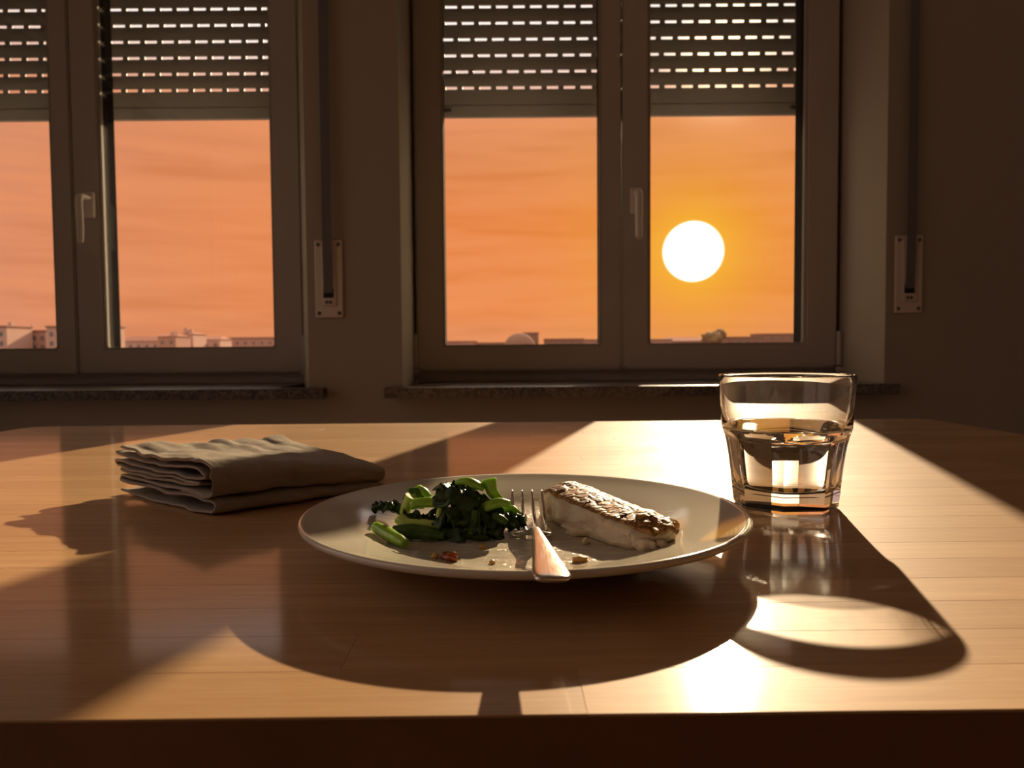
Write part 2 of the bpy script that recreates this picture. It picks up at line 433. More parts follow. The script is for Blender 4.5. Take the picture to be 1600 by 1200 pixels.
tag(boxes('ceiling', [((XL - 0.2, YB - 0.2, ZC), (XR + 0.2, Y1, ZC + 0.1))], M['ceil']), 'plain pale ceiling of the room', 'ceiling', kind='structure')

# sills
def sill(name, xa, xb, xi, xj, label):
    o = prism(name, [(xa, 1.832), (xb, 1.832), (xb, Y1), (xj, Y1), (xj, 2.15), (xi, 2.15), (xi, Y1), (xa, Y1)], OPEN_Z0, ZT + 0.0245, M['granite'], bev=0.002)
    return tag(o, label, 'window sill', kind='structure')
sill('trim_1', -0.306, 0.928, -0.267, 0.905, 'dark speckled granite sill under the window with the sun')
sill('trim_2', -1.80, -0.452, -1.729, -0.575, 'dark speckled granite sill under the window on the left')

# windows
def frame_ring(name, x0, x1, z0, z1, w, y0, y1, mat, parent, bev=0.003, wb=None, wl=None, wr=None):
    """four mitred bars as one ring"""
    wb = w if wb is None else wb; wl = w if wl is None else wl; wr = w if wr is None else wr
    bm = bmesh.new()
    o = [(x0, z0), (x1, z0), (x1, z1), (x0, z1)]; i = [(x0 + wl, z0 + wb), (x1 - wr, z0 + wb), (x1 - wr, z1 - w), (x0 + wl, z1 - w)]
    V = {}
    for yy in (y0, y1):
        for nm, ring in (('o', o), ('i', i)):
            for k, (x, z) in enumerate(ring): V[(yy, nm, k)] = bm.verts.new((x, yy, z))
    for k in range(4):
        l = (k + 1) % 4
        bm.faces.new([V[(y0, 'o', k)], V[(y0, 'o', l)], V[(y0, 'i', l)], V[(y0, 'i', k)]])
        bm.faces.new([V[(y1, 'o', l)], V[(y1, 'o', k)], V[(y1, 'i', k)], V[(y1, 'i', l)]])
        bm.faces.new([V[(y0, 'o', l)], V[(y0, 'o', k)], V[(y1, 'o', k)], V[(y1, 'o', l)]])
        bm.faces.new([V[(y0, 'i', k)], V[(y0, 'i', l)], V[(y1, 'i', l)], V[(y1, 'i', k)]])
    if bev: bmesh.ops.bevel(bm, geom=[e for e in bm.edges], offset=bev, segments=2, affect='EDGES')
    return link(name, frombm(name, bm), mat, parent)
ZS0, ZS1 = ZT + 0.0555, ZT + 1.285
def window(name, label, x0, line, x1, hx, wl, wr):
    w = empty(name, (0, 0, 0)); tag(w, label, 'window', kind='structure')
    frame_ring('frame', x0 - 0.006, x1 + 0.006, ZT + 0.0245, ZT + 1.305, 0.045, 2.14, 2.215, M['pvc'], w, wb=0.048)
    for k, (a, b, l_, r_) in enumerate(((x0, line - 0.0015, wl, 0.0545), (line + 0.0015, x1, 0.0715, wr))):
        s = frame_ring('sash', a, b, ZS0, ZS1, 0.07, 2.115, 2.165, M['pvc'], w, bev=0.004, wb=0.066, wl=l_, wr=r_)
        gx0, gx1, gz0, gz1 = a + l_, b - r_, ZS0 + 0.066, ZS1 - 0.07
        frame_ring('glazing_bead', gx0 - 0.004, gx1 + 0.004, gz0 - 0.004, gz1 + 0.004, 0.010, 2.119, 2.135, M['bead'], s, bev=0.003)
        frame_ring('gasket', gx0 - 0.006, gx1 + 0.006, gz0 - 0.006, gz1 + 0.006, 0.0085, 2.146, 2.200, M['gasket'], s, bev=0.0)
        boxes('pane', [((gx0 + 0.0005, 2.1375, gz0 + 0.0005), (gx1 - 0.0005, 2.1415, gz1 - 0.0005))], M['pane'], s)
        # hinges on the outer stile
        hxx = a - 0.004 if k == 0 else b + 0.004
        for hz in (ZS0 + 0.055, ZS1 - 0.08):
            bm = bmesh.new()
            bm_box(bm, (hxx - 0.007, 2.100, hz - 0.048), (hxx + 0.007, 2.116, hz + 0.048), 0.005, 3)
            bm_box(bm, (hxx - 0.009, 2.096, hz - 0.066), (hxx + 0.009, 2.116, hz - 0.050), 0.004, 3)
            link('hinge', frombm('hinge', bm), M['pvc'], s)
        if k == 1:
            hp = boxes('handle_plate', [((hx - 0.0155, 2.104, ZT + 0.478), (hx + 0.0155, 2.1155, ZT + 0.552))], M['handle'], s, bev=0.006, seg=3)
            lev = tube('handle_lever', [(hx, 2.106, ZT + 0.532), (hx, 2.085, ZT + 0.533), (hx, 2.066, ZT + 0.530), (hx, 2.058, ZT + 0.515),
                                        (hx, 2.060, ZT + 0.48), (hx, 2.062, ZT + 0.44), (hx, 2.060, ZT + 0.408)], [0.010, 0.0095, 0.0105, 0.0105, 0.0100, 0.0095, 0.0085], M['handle'], s, n=16, flat=0.7)
    return w
window('window_1', 'white framed double window with the sun in its right pane', -0.2605, 0.3040, 0.8945, 0.341, 0.0730, 0.0860)
window('window_2', 'white framed double window on the left with a hanging lever handle', -1.716, -1.1930, -0.5720, -1.146, 0.0730, 0.0770)

w3 = empty('fill_window'); tag(w3, 'unseen side window added in the left wall for fill light', 'window', kind='structure')
for a_, b_ in ((SW[0], (SW[0] + SW[1]) / 2), ((SW[0] + SW[1]) / 2, SW[1])):
    boxes('sash', [((XL - 0.12, a_, SW[2]), (XL - 0.06, a_ + 0.06, SW[3])), ((XL - 0.12, b_ - 0.06, SW[2]), (XL - 0.06, b_, SW[3])),
                   ((XL - 0.12, a_ + 0.06, SW[2]), (XL - 0.06, b_ - 0.06, SW[2] + 0.06)), ((XL - 0.12, a_ + 0.06, SW[3] - 0.06), (XL - 0.06, b_ - 0.06, SW[3]))], M['pvc'], w3)
    boxes('pane', [((XL - 0.092, a_ + 0.06, SW[2] + 0.06), (XL - 0.088, b_ - 0.06, SW[3] - 0.06))], M['pane'], w3)
# roller shutters outside the panes
def shutter(label, xa, xb, stops, seed, grp):
    rnd = random.Random(seed)
    s = empty('roller_shutter', ((xa + xb) / 2, 2.25, ZT + 0.782))
    tag(s, label, 'shutter')
    hw = (xb - xa) / 2
    # bottom bar
    bm = bmesh.new()
    prof = [(-0.006, 0), (0.006, 0), (0.006, 0.034), (-0.006, 0.034)]
    bm_box(bm, (-hw, -0.007, 0.0), (hw, 0.007, 0.034), 0.0025, 2)
    bm_box(bm, (-hw, -0.0045, 0.0345), (hw, 0.0045, 0.080), 0.002, 2)
    link('bottom_bar', frombm('bottom_bar', bm), M['slat'], s)
    for sx in stops:
        q = sx - (xa + xb) / 2
        sg = 1 if q > 0 else -1
        bm = bmesh.new()
        bm_box(bm, (q - 0.012, -0.016, 0.0155), (q + 0.012, -0.006, 0.0235), 0.003, 2)
        bm_box(bm, (min(q, q + sg * 0.034), -0.011, 0.0175), (max(q, q + sg * 0.034), -0.006, 0.0215), 0.0015, 1)
        link('stopper', frombm('stopper', bm), M['dark'], s)
    # slats: a bulged face and a pierced strip that hooks it to the slat below
    pitch, web, sp, sw = 0.0457, 0.0095, 0.0485, 0.0330
    for k in range(11):
        z0 = 0.080 + k * pitch
        verts, faces = [], []
        def slab(x0, x1, pr):
            b0 = len(verts); m = len(pr)
            for x in (x0, x1):
                for y, z in pr: verts.append((x, y, z))
            for i in range(m):
                j = (i + 1) % m
                faces.append((b0 + i, b0 + j, b0 + m + j, b0 + m + i))
            faces.append(tuple(b0 + i for i in range(m - 1, -1, -1))); faces.append(tuple(b0 + m + i for i in range(m)))
        n = 8
        fr = [(-0.0035 - 0.0045 * math.sin(math.pi * i / n), z0 + web + (pitch - web) * i / n) for i in range(n + 1)]
        bk = [(0.0035 - 0.0030 * math.sin(math.pi * i / n), z0 + web + (pitch - web) * i / n) for i in range(n, -1, -1)]
        slab(-hw, hw, fr + bk)
        off = rnd.uniform(-0.024, 0.024) if k else 0.004
        x = -hw - sp + off
        strip = [(-0.0022, z0), (0.0022, z0), (0.0022, z0 + web), (-0.0022, z0 + web)]
        while x < hw:
            a, b = max(-hw, x), min(hw, x + sp - sw)
            if b > a: slab(a, b, strip)
            x += sp
        me = meshof('slat', verts, faces)
        link('slat', me, M['slat'], s)
    for sx in (-1, 1):
        boxes('guide_rail', [((min(sx * (hw - 0.02), sx * (hw + 0.02)), 0.012, -0.74), (max(sx * (hw - 0.02), sx * (hw + 0.02)), 0.026, 0.52)),
                             ((min(sx * (hw + 0.002), sx * (hw + 0.02)), -0.02, -0.74), (max(sx * (hw + 0.002), sx * (hw + 0.02)), 0.026, 0.52))], M['rail'], s, bev=0.001, seg=1)
    return s
shutter('half-lowered slatted roller shutter glowing with sun through its slots', -0.252, 0.890, (-0.180, 0.818), 3, None)
shutter('half-lowered slatted roller shutter in the window on the left, dull slots', -1.705, -0.590, (-1.66, -0.665), 5, None)

# strap winders
def winder(cx, label, zc=ZT + 0.2885):
    w = empty('strap_winder', (cx, Y1, zc)); tag(w, label, 'strap winder')
    boxes('cover_plate', [((-0.034, -0.006, -0.094), (0.034, 0.0, 0.094))], M['cover'], w, bev=0.003, seg=2)
    boxes('raised_panel', [((-0.0185, -0.0095, -0.066), (0.0185, -0.005, 0.082))], M['cover'], w, bev=0.003, seg=2)
    boxes('slot', [((-0.0125, -0.0105, -0.046), (0.0125, -0.0085, -0.024))], M['dark'], w, bev=0.0008, seg=1)
    boxes('mark', [((-0.008, -0.0101, -0.060), (-0.001, -0.0088, -0.053)), ((0.001, -0.0101, -0.060), (0.008, -0.0088, -0.053))], M['screw'], w)
    for sx in (-1, 1):
        for sz in (-1, 1):
            bm = bmesh.new()
            bmesh.ops.create_cone(bm, cap_ends=True, segments=14, radius1=0.0048, radius2=0.0036, depth=0.003)
            bmesh.ops.rotate(bm, verts=bm.verts, matrix=Matrix.Rotation(R(90), 3, 'X'))
            o = link('screw', frombm('screw', bm), M['screw'], w); o.location = (sx * 0.0245, -0.0068, sz * 0.083)
    # the strap itself hangs down the wall into the slot
    verts, faces = [], []
    path = [(-0.010, -0.034), (-0.014, 0.03), (-0.016, 0.12), (-0.014, 0.6), (-0.012, 1.2), (-0.010, 1.45)]
    for y, z in path:
        for x, dy in ((-0.011, 0), (0.011, 0), (0.011, -0.0016), (-0.011, -0.0016)): verts.append((x, y + dy, z))
    for i in range(len(path) - 1):
        for k in range(4):
            l = (k + 1) % 4; faces.append((i * 4 + k, i * 4 + l, i * 4 + 4 + l, i * 4 + 4 + k))
    faces += [(3, 2, 1, 0), tuple(len(verts) - 4 + k for k in range(4))]
    link('strap', meshof('strap', verts, faces), M['strap'], w)
    return w
winder(0.966, 'ivory strap winder and grey strap beside the reveal right of the sun')
winder(-0.443, 'ivory strap winder and grey strap on the pier between the windows')

# ------------------------------------------------------------------ city outside
def P(px, py, d):             # a point at depth d seen at that place of the view, used to size far roofs
    return ((px - 800) / 1200 * d, (545 - 0.008 * (px - 800) - py) / 1200 * d)
GZ = -16.0
tag(boxes('ground', [((-900, 30, GZ - 1), (1200, 1600, GZ))], M['ground']), 'hazy city ground far below the windows', 'ground', kind='structure')
def building(label, px0, px1, ytop, d, depth=14, mat='fac1', roof='flat', wins=0, chim=()):
    x0, h0 = P(px0, ytop, d); x1, h1 = P(px1, ytop, d); top = ZT + EYE + (h0 + h1) / 2
    cx = (x0 + x1) / 2; hw = (x1 - x0) / 2
    b = empty('far_building', (cx, d, GZ)); tag(b, label, 'building')
    H_ = top - GZ
    pitch_h = 0.0
    if roof == 'tile':
        pitch_h = min(2.2, hw * 0.25)
        m = bmesh.new()
        a = [(-hw - 0.4, -0.4), (hw + 0.4, -0.4), (hw + 0.4, depth + 0.4), (-hw - 0.4, depth + 0.4)]
        lo = [m.verts.new((x, y, H_ - pitch_h)) for x, y in a]
        r1 = m.verts.new((-hw * 0.75, depth / 2, H_)); r2 = m.verts.new((hw * 0.75, depth / 2, H_))
        m.faces.new([lo[0], lo[1], r2, r1]); m.faces.new([lo[1], lo[2], r2]); m.faces.new([lo[2], lo[3], r1, r2]); m.faces.new([lo[3], lo[0], r1]); m.faces.new(lo[::-1])
        link('roof', frombm('roof', m), M['tile'], b)
    elif roof == 'flat':
        boxes('roof', [((-hw - 0.3, -0.3, H_ - 0.5), (hw + 0.3, depth + 0.3, H_))], M['fac3'], b)
        pitch_h = 0.5
    elif roof == 'dome':
        pitch_h = (hw * 1.0)
        m = bmesh.new()
        bmesh.ops.create_uvsphere(m, u_segments=24, v_segments=12, radius=1.0)
        for v in m.verts: v.co = Vector((v.co.x * hw, depth / 2 + v.co.y * depth / 2, H_ - pitch_h + max(0, v.co.z) * pitch_h))
        link('roof', frombm('roof', m), M['fac3'], b, smooth=True)
    boxes('wall', [((-hw, 0, 0), (hw, depth, H_ - pitch_h))], M[mat], b)
    for k in range(wins):
        wx = -hw + (k + 0.5) * 2 * hw / wins
        for row in range(3):
            zt = H_ - pitch_h - 1.6 - row * 3.2
            boxes('window', [((wx - 0.55, -0.08, zt - 1.5), (wx + 0.55, 0.05, zt))], M['winglass'], b)
    for (cpx, cw, ch) in chim:
        q = P(cpx, 0, d)[0] - cx
        boxes('chimney', [((q - cw / 2, 3, H_ - pitch_h - 0.5), (q + cw / 2, 3 + cw, H_ + ch))], M['fac1'], b)
    return b
# seen in the left window
building('low pale far block at the very edge of the left pane', -40, 13, 509, 260, mat='fac1', wins=3, chim=((9, 1.2, 1.2),))
building('rose far block with a chimney in the leftmost pane', 14, 74, 516, 275, mat='fac2', wins=5, chim=((44, 0.5, 2.2),))
building('taller pale far block beside the mullion in the leftmost pane', 75, 165, 509, 265, mat='fac1', wins=6)
building('long tiled far house at the left of the second pane', 186, 250, 525, 330, mat='fac1', roof='tile', wins=5)
building('tiled far house with two chimneys in the second pane', 248, 276, 522, 300, mat='fac2', roof='tile', wins=2, chim=((266, 1.6, 0.9), (272, 0.7, 1.4)))
building('small taller far house with chimney pots in the second pane', 278, 303, 519, 318, mat='fac1', roof='tile', wins=2, chim=((287, 1.5, 1.7), (294, 1.8, 1.2)))
building('red roofed far house right of the chimneys in the second pane', 302, 345, 525, 337, mat='fac1', roof='tile', wins=3)
building('long low far terrace at the right of the second pane', 340, 455, 527, 380, mat='fac2', roof='flat', wins=9)
# seen in the right window
building('low hazy far block at the left of the third pane', 670, 745, 533, 420, mat='fac2', roof='flat', wins=4)
building('low hazy far terrace left of the domed hall', 742, 800, 535, 400, mat='fac2', roof='flat', wins=4)
building('hazy far hall with a rounded roof in the third pane', 787, 838, 520, 380, mat='fac3', roof='dome')
building('square hazy far tower stuck to the domed hall', 818, 842, 519.5, 402, mat='fac3', roof='flat')
building('long hazy far block at the right of the third pane', 852, 912, 529, 400, mat='fac3', roof='flat', wins=5)
building('lower hazy far block by the mullion in the third pane', 908, 965, 530, 420, mat='fac2', roof='flat', wins=4)
building('low hazy far block beneath the sun', 990, 1050, 530, 430, mat='fac2', roof='flat', wins=4)
building('hazy far terrace right under the sun', 1035, 1105, 527, 452, mat='fac3', roof='tile', wins=4)
building('hazy far row of roofs right of the trees', 1135, 1190, 526, 430, mat='fac3', roof='flat', wins=4)
building('taller hazy far block in the corner under the sun pane', 1184, 1275, 521, 449, mat='fac3', roof='flat', wins=6)
def tree(label, px, d, w, ytop):
    x, h = P(px, ytop, d); top = ZT + EYE + h
    t = empty('far_tree', (x, d, GZ)); tag(t, label, 'tree', 'trees on the skyline under the sun')
    Ht = top - GZ
    tube('trunk', [(0, 0, 0), (0.1, 0, Ht * 0.4), (0, 0, Ht * 0.75)], [0.5, 0.4, 0.2], M['tree'], t, n=8)
    m = bmesh.new(); bmesh.ops.create_icosphere(m, subdivisions=3, radius=1.0)
    for v in m.verts:
        f = 1 + 0.55 * noise.noise(v.co * 4.5 + Vector((px, 0, 0)))
        v.co = Vector((v.co.x * w * f, v.co.y * w * f, Ht - w * 0.8 + v.co.z * w * 0.85 * f))
    link('crown', frombm('crown', m), M['tree'], t, smooth=True)
tree('broad hazy far tree on the skyline under the sun', 1112, 400, 5.0, 519)
tree('smaller hazy far tree peaking beside the broad one', 1124, 417, 3.4, 515)

# ------------------------------------------------------------------ table
TX0, TX1, TY0, TY1 = -0.748, 0.658, 0.2372, 1.205
TC = ((TX0 + TX1) / 2, (TY0 + TY1) / 2)
yaw = R(0.45)
table = empty('dining_table', (TC[0], TC[1], 0), yaw)
tag(table, 'honey-coloured wooden table made of glued staves', 'table')
hx, hy, CR, TH = (TX1 - TX0) / 2, (TY1 - TY0) / 2, 0.035, 0.042
def xlim(y):
    e = abs(y) - (hy - CR)
    return hx if e <= 0 else hx - CR + math.sqrt(max(0, CR * CR - e * e))
rows = 28; rw = 2 * hy / rows
for i in range(rows):
    y0, y1 = -hy + i * rw, -hy + (i + 1) * rw
    x = -hx - random.uniform(0, 0.35); cuts = []
    while x < hx:
        x2 = x + random.uniform(0.32, 0.62)
        cuts.append((x, x2)); x = x2
    for (a, b) in cuts:
        if b < -hx + 0.06 or a > hx - 0.06: continue
        a2 = -9 if a < -hx + 0.06 else a; b2 = 9 if b > hx - 0.06 else b
        ys = [y0 + (y1 - y0) * k / 6 for k in range(7)] if (i in (0, 1, rows - 1, rows - 2) and (a2 == -9 or b2 == 9)) else [y0, y1]
        rgt = [(min(b2, xlim(y)), y) for y in ys]; lft = [(max(a2, -xlim(y)), y) for y in reversed(ys)]
        poly = rgt + lft
        cx = sum(p[0] for p in poly) / len(poly); cy = (y0 + y1) / 2
        ch = 0.00018
        def ins(p, outer):
            e = 0.0016 if outer else ch
            return (p[0] - math.copysign(min(ch, abs(p[0] - cx)), p[0] - cx), p[1] - math.copysign(ch, p[1] - cy))
        n = len(poly); verts = []
        for px_, py_ in poly: verts.append((px_, py_, ZT - TH))
        for px_, py_ in poly: verts.append((px_, py_, ZT - 0.00015))
        for p in poly: q = ins(p, False); verts.append((q[0], q[1], ZT))
        faces = [tuple(range(n - 1, -1, -1)), tuple(2 * n + k for k in range(n))]
        for lv in range(2):
            for k in range(n):
                l = (k + 1) % n
                faces.append((lv * n + k, lv * n + l, lv * n + n + l, lv * n + n + k))
        st = link('stave', meshof('stave', verts, faces), M['wood'], table)
        st.cycles.is_caustics_receiver = True
for sy in (-1, 1):      # thin strip along the edges, darker brown than the staves
    boxes('edge_strip', [((-hx + CR, sy * hy - 0.0006, ZT - TH), (hx - CR, sy * hy + 0.0006, ZT - 0.0009))], M['edge'], table)
for sx in (-1, 1):
    boxes('edge_strip', [((sx * hx - 0.0006, -hy + CR, ZT - TH), (sx * hx + 0.0006, hy - CR, ZT - 0.0009))], M['edge'], table)
for sx in (-1, 1):
    for sy in (-1, 1):
        boxes('leg', [((sx * (hx - 0.09) - 0.032, sy * (hy - 0.09) - 0.032, 0), (sx * (hx - 0.09) + 0.032, sy * (hy - 0.09) + 0.032, ZT - TH))], M['wood'], table, bev=0.003)
for sy in (-1, 1):
    boxes('apron', [((-hx + 0.122, sy * (hy - 0.09) - 0.011, ZT - TH - 0.09), (hx - 0.122, sy * (hy - 0.09) + 0.011, ZT - TH))], M['wood'], table, bev=0.002)
for sx in (-1, 1):
    boxes('apron', [((sx * (hx - 0.09) - 0.011, -hy + 0.122, ZT - TH - 0.09), (sx * (hx - 0.09) + 0.011, hy - 0.122, ZT - TH))], M['wood'], table, bev=0.002)

# ------------------------------------------------------------------ plate
PX, PY, PR, PZ = 0.0065, 0.4395, 0.1262, 0.0234
k_ = PR / 0.1265
prof = [(0.0, 0.0085), (0.030, 0.0085), (0.060, 0.0087), (0.070, 0.0091), (0.0775, 0.0102), (0.083, 0.0120), (0.088, 0.0138), (0.098, 0.0165),
        (0.110, 0.0194), (0.119, 0.0217), (0.1225, 0.0229), (0.1245, 0.02345), (0.1258, 0.0232), (0.1265, 0.0222), (0.1262, 0.0208), (0.1248, 0.0195), (0.118, 0.0172),
        (0.105, 0.0135), (0.092, 0.0098), (0.084, 0.0070), (0.076, 0.0050), (0.068, 0.0042), (0.0645, 0.0030), (0.0635, 0.0008), (0.0625, 0.0), (0.0605, 0.0), (0.0595, 0.0010), (0.0580, 0.0030), (0.050, 0.0036), (0.0, 0.0036)]
plate = lathe('dinner_plate', [(r_ * k_, z_) for r_, z_ in prof], M['plate'], n=160)
plate.location = (PX, PY, ZT)
plate.cycles.is_caustics_receiver = True
tag(plate, 'round cream stoneware plate with leftover food, smeared with oil', 'plate')
def plate_z(x, y):
    r_ = math.hypot(x - PX, y - PY) / k_
    for (a, za), (b, zb) in zip(prof, prof[1:12]):
        if a <= r_ <= b: return ZT + za + (zb - za) * (r_ - a) / max(1e-9, b - a)
    return ZT + 0.0085

# ------------------------------------------------------------------ fork
fork = empty('fork', (0, 0, ZT)); tag(fork, 'small steel fork resting tines up over the near plate rim', 'fork')
def fx(y): return 0.0150 + (0.0100 - 0.0150) * (y - 0.29) / (0.445 - 0.29)
def loft(name, secs, th, parent, mat, crown=0.0):
    """secs: (y, z, halfwidth); rounded rectangular section"""
    verts, faces = [], []
    sec = []
    for k in range(16):
        a = 2 * math.pi * k / 16
        c, s = math.cos(a), math.sin(a)
        sec.append((math.copysign(abs(c) ** 0.55, c), math.copysign(abs(s) ** 0.7, s)))
    n = len(sec)
    pts = catmull([(y, z, hw) for y, z, hw in secs], 5)
    for i, p in enumerate(pts):
        q0, q1 = pts[max(0, i - 1)], pts[min(len(pts) - 1, i + 1)]
        ty, tz = q1.x - q0.x, q1.y - q0.y; L = math.hypot(ty, tz); ny, nz = -tz / L, ty / L
        for a, b in sec:
            h = b * th / 2
            if b > 0: h += crown * (1 - a * a)
            verts.append((fx(p.x) + a * p.z, p.x + ny * h, p.y + nz * h))
    for i in range(len(pts) - 1):
        for k in range(n):
            l = (k + 1) % n; faces.append((i * n + k, i * n + l, i * n + n + l, i * n + n + k))
    faces += [tuple(range(n - 1, -1, -1)), tuple((len(pts) - 1) * n + k for k in range(n))]
    me = meshof(name, verts, faces)
    bm = bmesh.new(); bm.from_mesh(me); bmesh.ops.recalc_face_normals(bm, faces=bm.faces); bm.to_mesh(me); bm.free()
    o = link(name, me, mat, parent, smooth=True)
    return o
loft('handle', [(0.2893, 0.0273, 0.0052), (0.2905, 0.0274, 0.0068), (0.294, 0.0274, 0.0074), (0.302, 0.0270, 0.0073), (0.318, 0.0262, 0.0063), (0.338, 0.0253, 0.0050), (0.36, 0.0244, 0.0037), (0.380, 0.0232, 0.0026), (0.395, 0.0214, 0.0023), (0.405, 0.0190, 0.0026)], 0.0024, fork, M['steel'], crown=0.0004)
loft('head', [(0.404, 0.0193, 0.0025), (0.409, 0.0175, 0.0034), (0.414, 0.0155, 0.0062), (0.419, 0.0137, 0.0094), (0.425, 0.0122, 0.0110), (0.4325, 0.0112, 0.0114)], 0.0018, fork, M['steel'])
for k in range(4):
    q = (-1.5 + k) * 0.0064
    base = [(0.431, 0.0114), (0.438, 0.0108), (0.448, 0.0110), (0.458, 0.0132), (0.468, 0.0178), (0.476, 0.0232), (0.4800, 0.0265)]
    hw = [0.0019, 0.0016, 0.0014, 0.0013, 0.00115, 0.0009, 0.00035]
    sp = [0.98, 1.0, 1.0, 1.0, 0.99, 0.97, 0.96]
    tube('tine', [(fx(y) + q * s_, y, z) for (y, z), s_ in zip(base, sp)], hw, M['steel'], fork, n=10, per=4)

# ------------------------------------------------------------------ tumbler and water
GX, GY = 0.1985, 0.5560
NF = 8; N = 128
tum = empty('drinking_glass', (GX, GY, ZT), R(1.5)); tag(tum, 'clear faceted tumbler half full of water, its upper wall misted', 'glass')
def rc(z):       # radius of the round body (facet corners)
    pts = [(0.0, 0.0352), (0.002, 0.0362), (0.012, 0.0372), (0.030, 0.0392), (0.044, 0.0412), (0.052, 0.0432), (0.0575, 0.0449), (0.062, 0.0453), (0.0955, 0.0474)]
    for (a, ra), (b, rb) in zip(pts, pts[1:]):
        if a <= z <= b: return ra + (rb - ra) * (z - a) / (b - a)
    return pts[-1][1]
def cut(z):      # distance of each flat facet from the axis
    c0 = math.cos(math.pi / NF)
    if z < 0.048: return rc(z) * c0
    t = (z - 0.048) / 0.0085
    return rc(0.048) * c0 + (rc(0.058) - rc(0.048) * c0) * (t ** 1.6)
def ri(z):       # inner wall
    pts = [(0.0125, 0.0), (0.0128, 0.020), (0.0140, 0.0275), (0.0165, 0.0308), (0.020, 0.0320), (0.045, 0.0355), (0.0575, 0.0405), (0.066, 0.0424), (0.0940, 0.0449)]
    for (a, ra), (b, rb) in zip(pts, pts[1:]):
        if a <= z <= b: return ra + (rb - ra) * (z - a) / (b - a)
    return pts[-1][1]
WZ = 0.0580      # water level
def ring(z, outer=True, r_=None):
    res = []
    for k in range(N):
        a = 2 * math.pi * (k + 0.0) / N
        if r_ is not None: rr = r_
        elif outer:
            rr = rc(z)
            ph = (a + math.pi / NF) % (2 * math.pi / NF) - math.pi / NF
            rr = min(rr, cut(z) / math.cos(ph))
        else: rr = ri(z)
        res.append((rr * math.cos(a), rr * math.sin(a), z))
    return res
def skin_rings(rings, cap0=False, cap1=False):
    verts = [v for r_ in rings for v in r_]; faces = []
    for i in range(len(rings) - 1):
        for k in range(N):
            l = (k + 1) % N; faces.append((i * N + k, i * N + l, i * N + N + l, i * N + N + k))
    if cap0: verts.append((0, 0, rings[0][0][2])); c = len(verts) - 1; faces += [(c, (k + 1) % N, k) for k in range(N)]
    if cap1: verts.append((0, 0, rings[-1][0][2])); c = len(verts) - 1; b = (len(rings) - 1) * N; faces += [(c, b + k, b + (k + 1) % N) for k in range(N)]
    return verts, faces
outer_z = [0.0, 0.0008, 0.002, 0.006, 0.0118, 0.0124, 0.018, 0.025, 0.032, 0.040, 0.046, 0.048] + [0.048 + 0.001 * k for k in range(1, 12)] + [0.062, 0.070, 0.080, 0.088, 0.0935]
rr = [ring(z) for z in outer_z]
for i, z in enumerate(outer_z):      # tiny ledge above the thick foot
    if z == 0.0118: rr[i] = [(x * 1.006, y * 1.006, zz) for x, y, zz in rr[i]]
rim = [(0.0473, 0.0945), (0.0470, 0.0952), (0.0464, 0.0955), (0.0457, 0.0953), (0.0451, 0.0946)]
rings = rr + [ring(z, r_=r_) for r_, z in rim]
inz = [0.094, 0.088, 0.080, 0.072, 0.066, 0.062, WZ]
rings += [ring(z, False) for z in inz]
v, f = skin_rings(rings, cap0=True)
me = meshof('glass_body', v, f); me.validate()
gb = link('glass_body', me, M['glass'], tum, smooth=True)
wz = [WZ, 0.054, 0.050, 0.045, 0.036, 0.028, 0.020, 0.0165, 0.0150, 0.0140, 0.0132, 0.0128]
v, f = skin_rings([ring(z, False) for z in wz], cap1=True)
me = meshof('wetted_inner_wall', v, f)
gw = link('wetted_inner_wall', me, M['gwater'], tum, smooth=True)
water = empty('water', (GX, GY, ZT + 0.013)); tag(water, 'clear still water filling the tumbler to its shoulder', 'water')
men = [(0.0404, WZ), (0.0399, WZ - 0.0006), (0.0390, WZ - 0.0009), (0.036, WZ - 0.0010), (0.02, WZ - 0.0010)]
v, f = skin_rings([ring(z, r_=r_) for r_, z in men], cap1=True)
ws = link('water_surface', meshof('water_surface', v, f), M['water'], water, smooth=True); ws.location = (0, 0, -0.013)
for o in (gb, gw, ws): o.cycles.is_caustics_caster = True
bm = bmesh.new(); bm.from_mesh(gb.data)      # crisp facet edges
for e in bm.edges:
    if len(e.link_faces) == 2 and e.calc_face_angle() > R(14): e.smooth = False
bm.to_mesh(gb.data); bm.free()

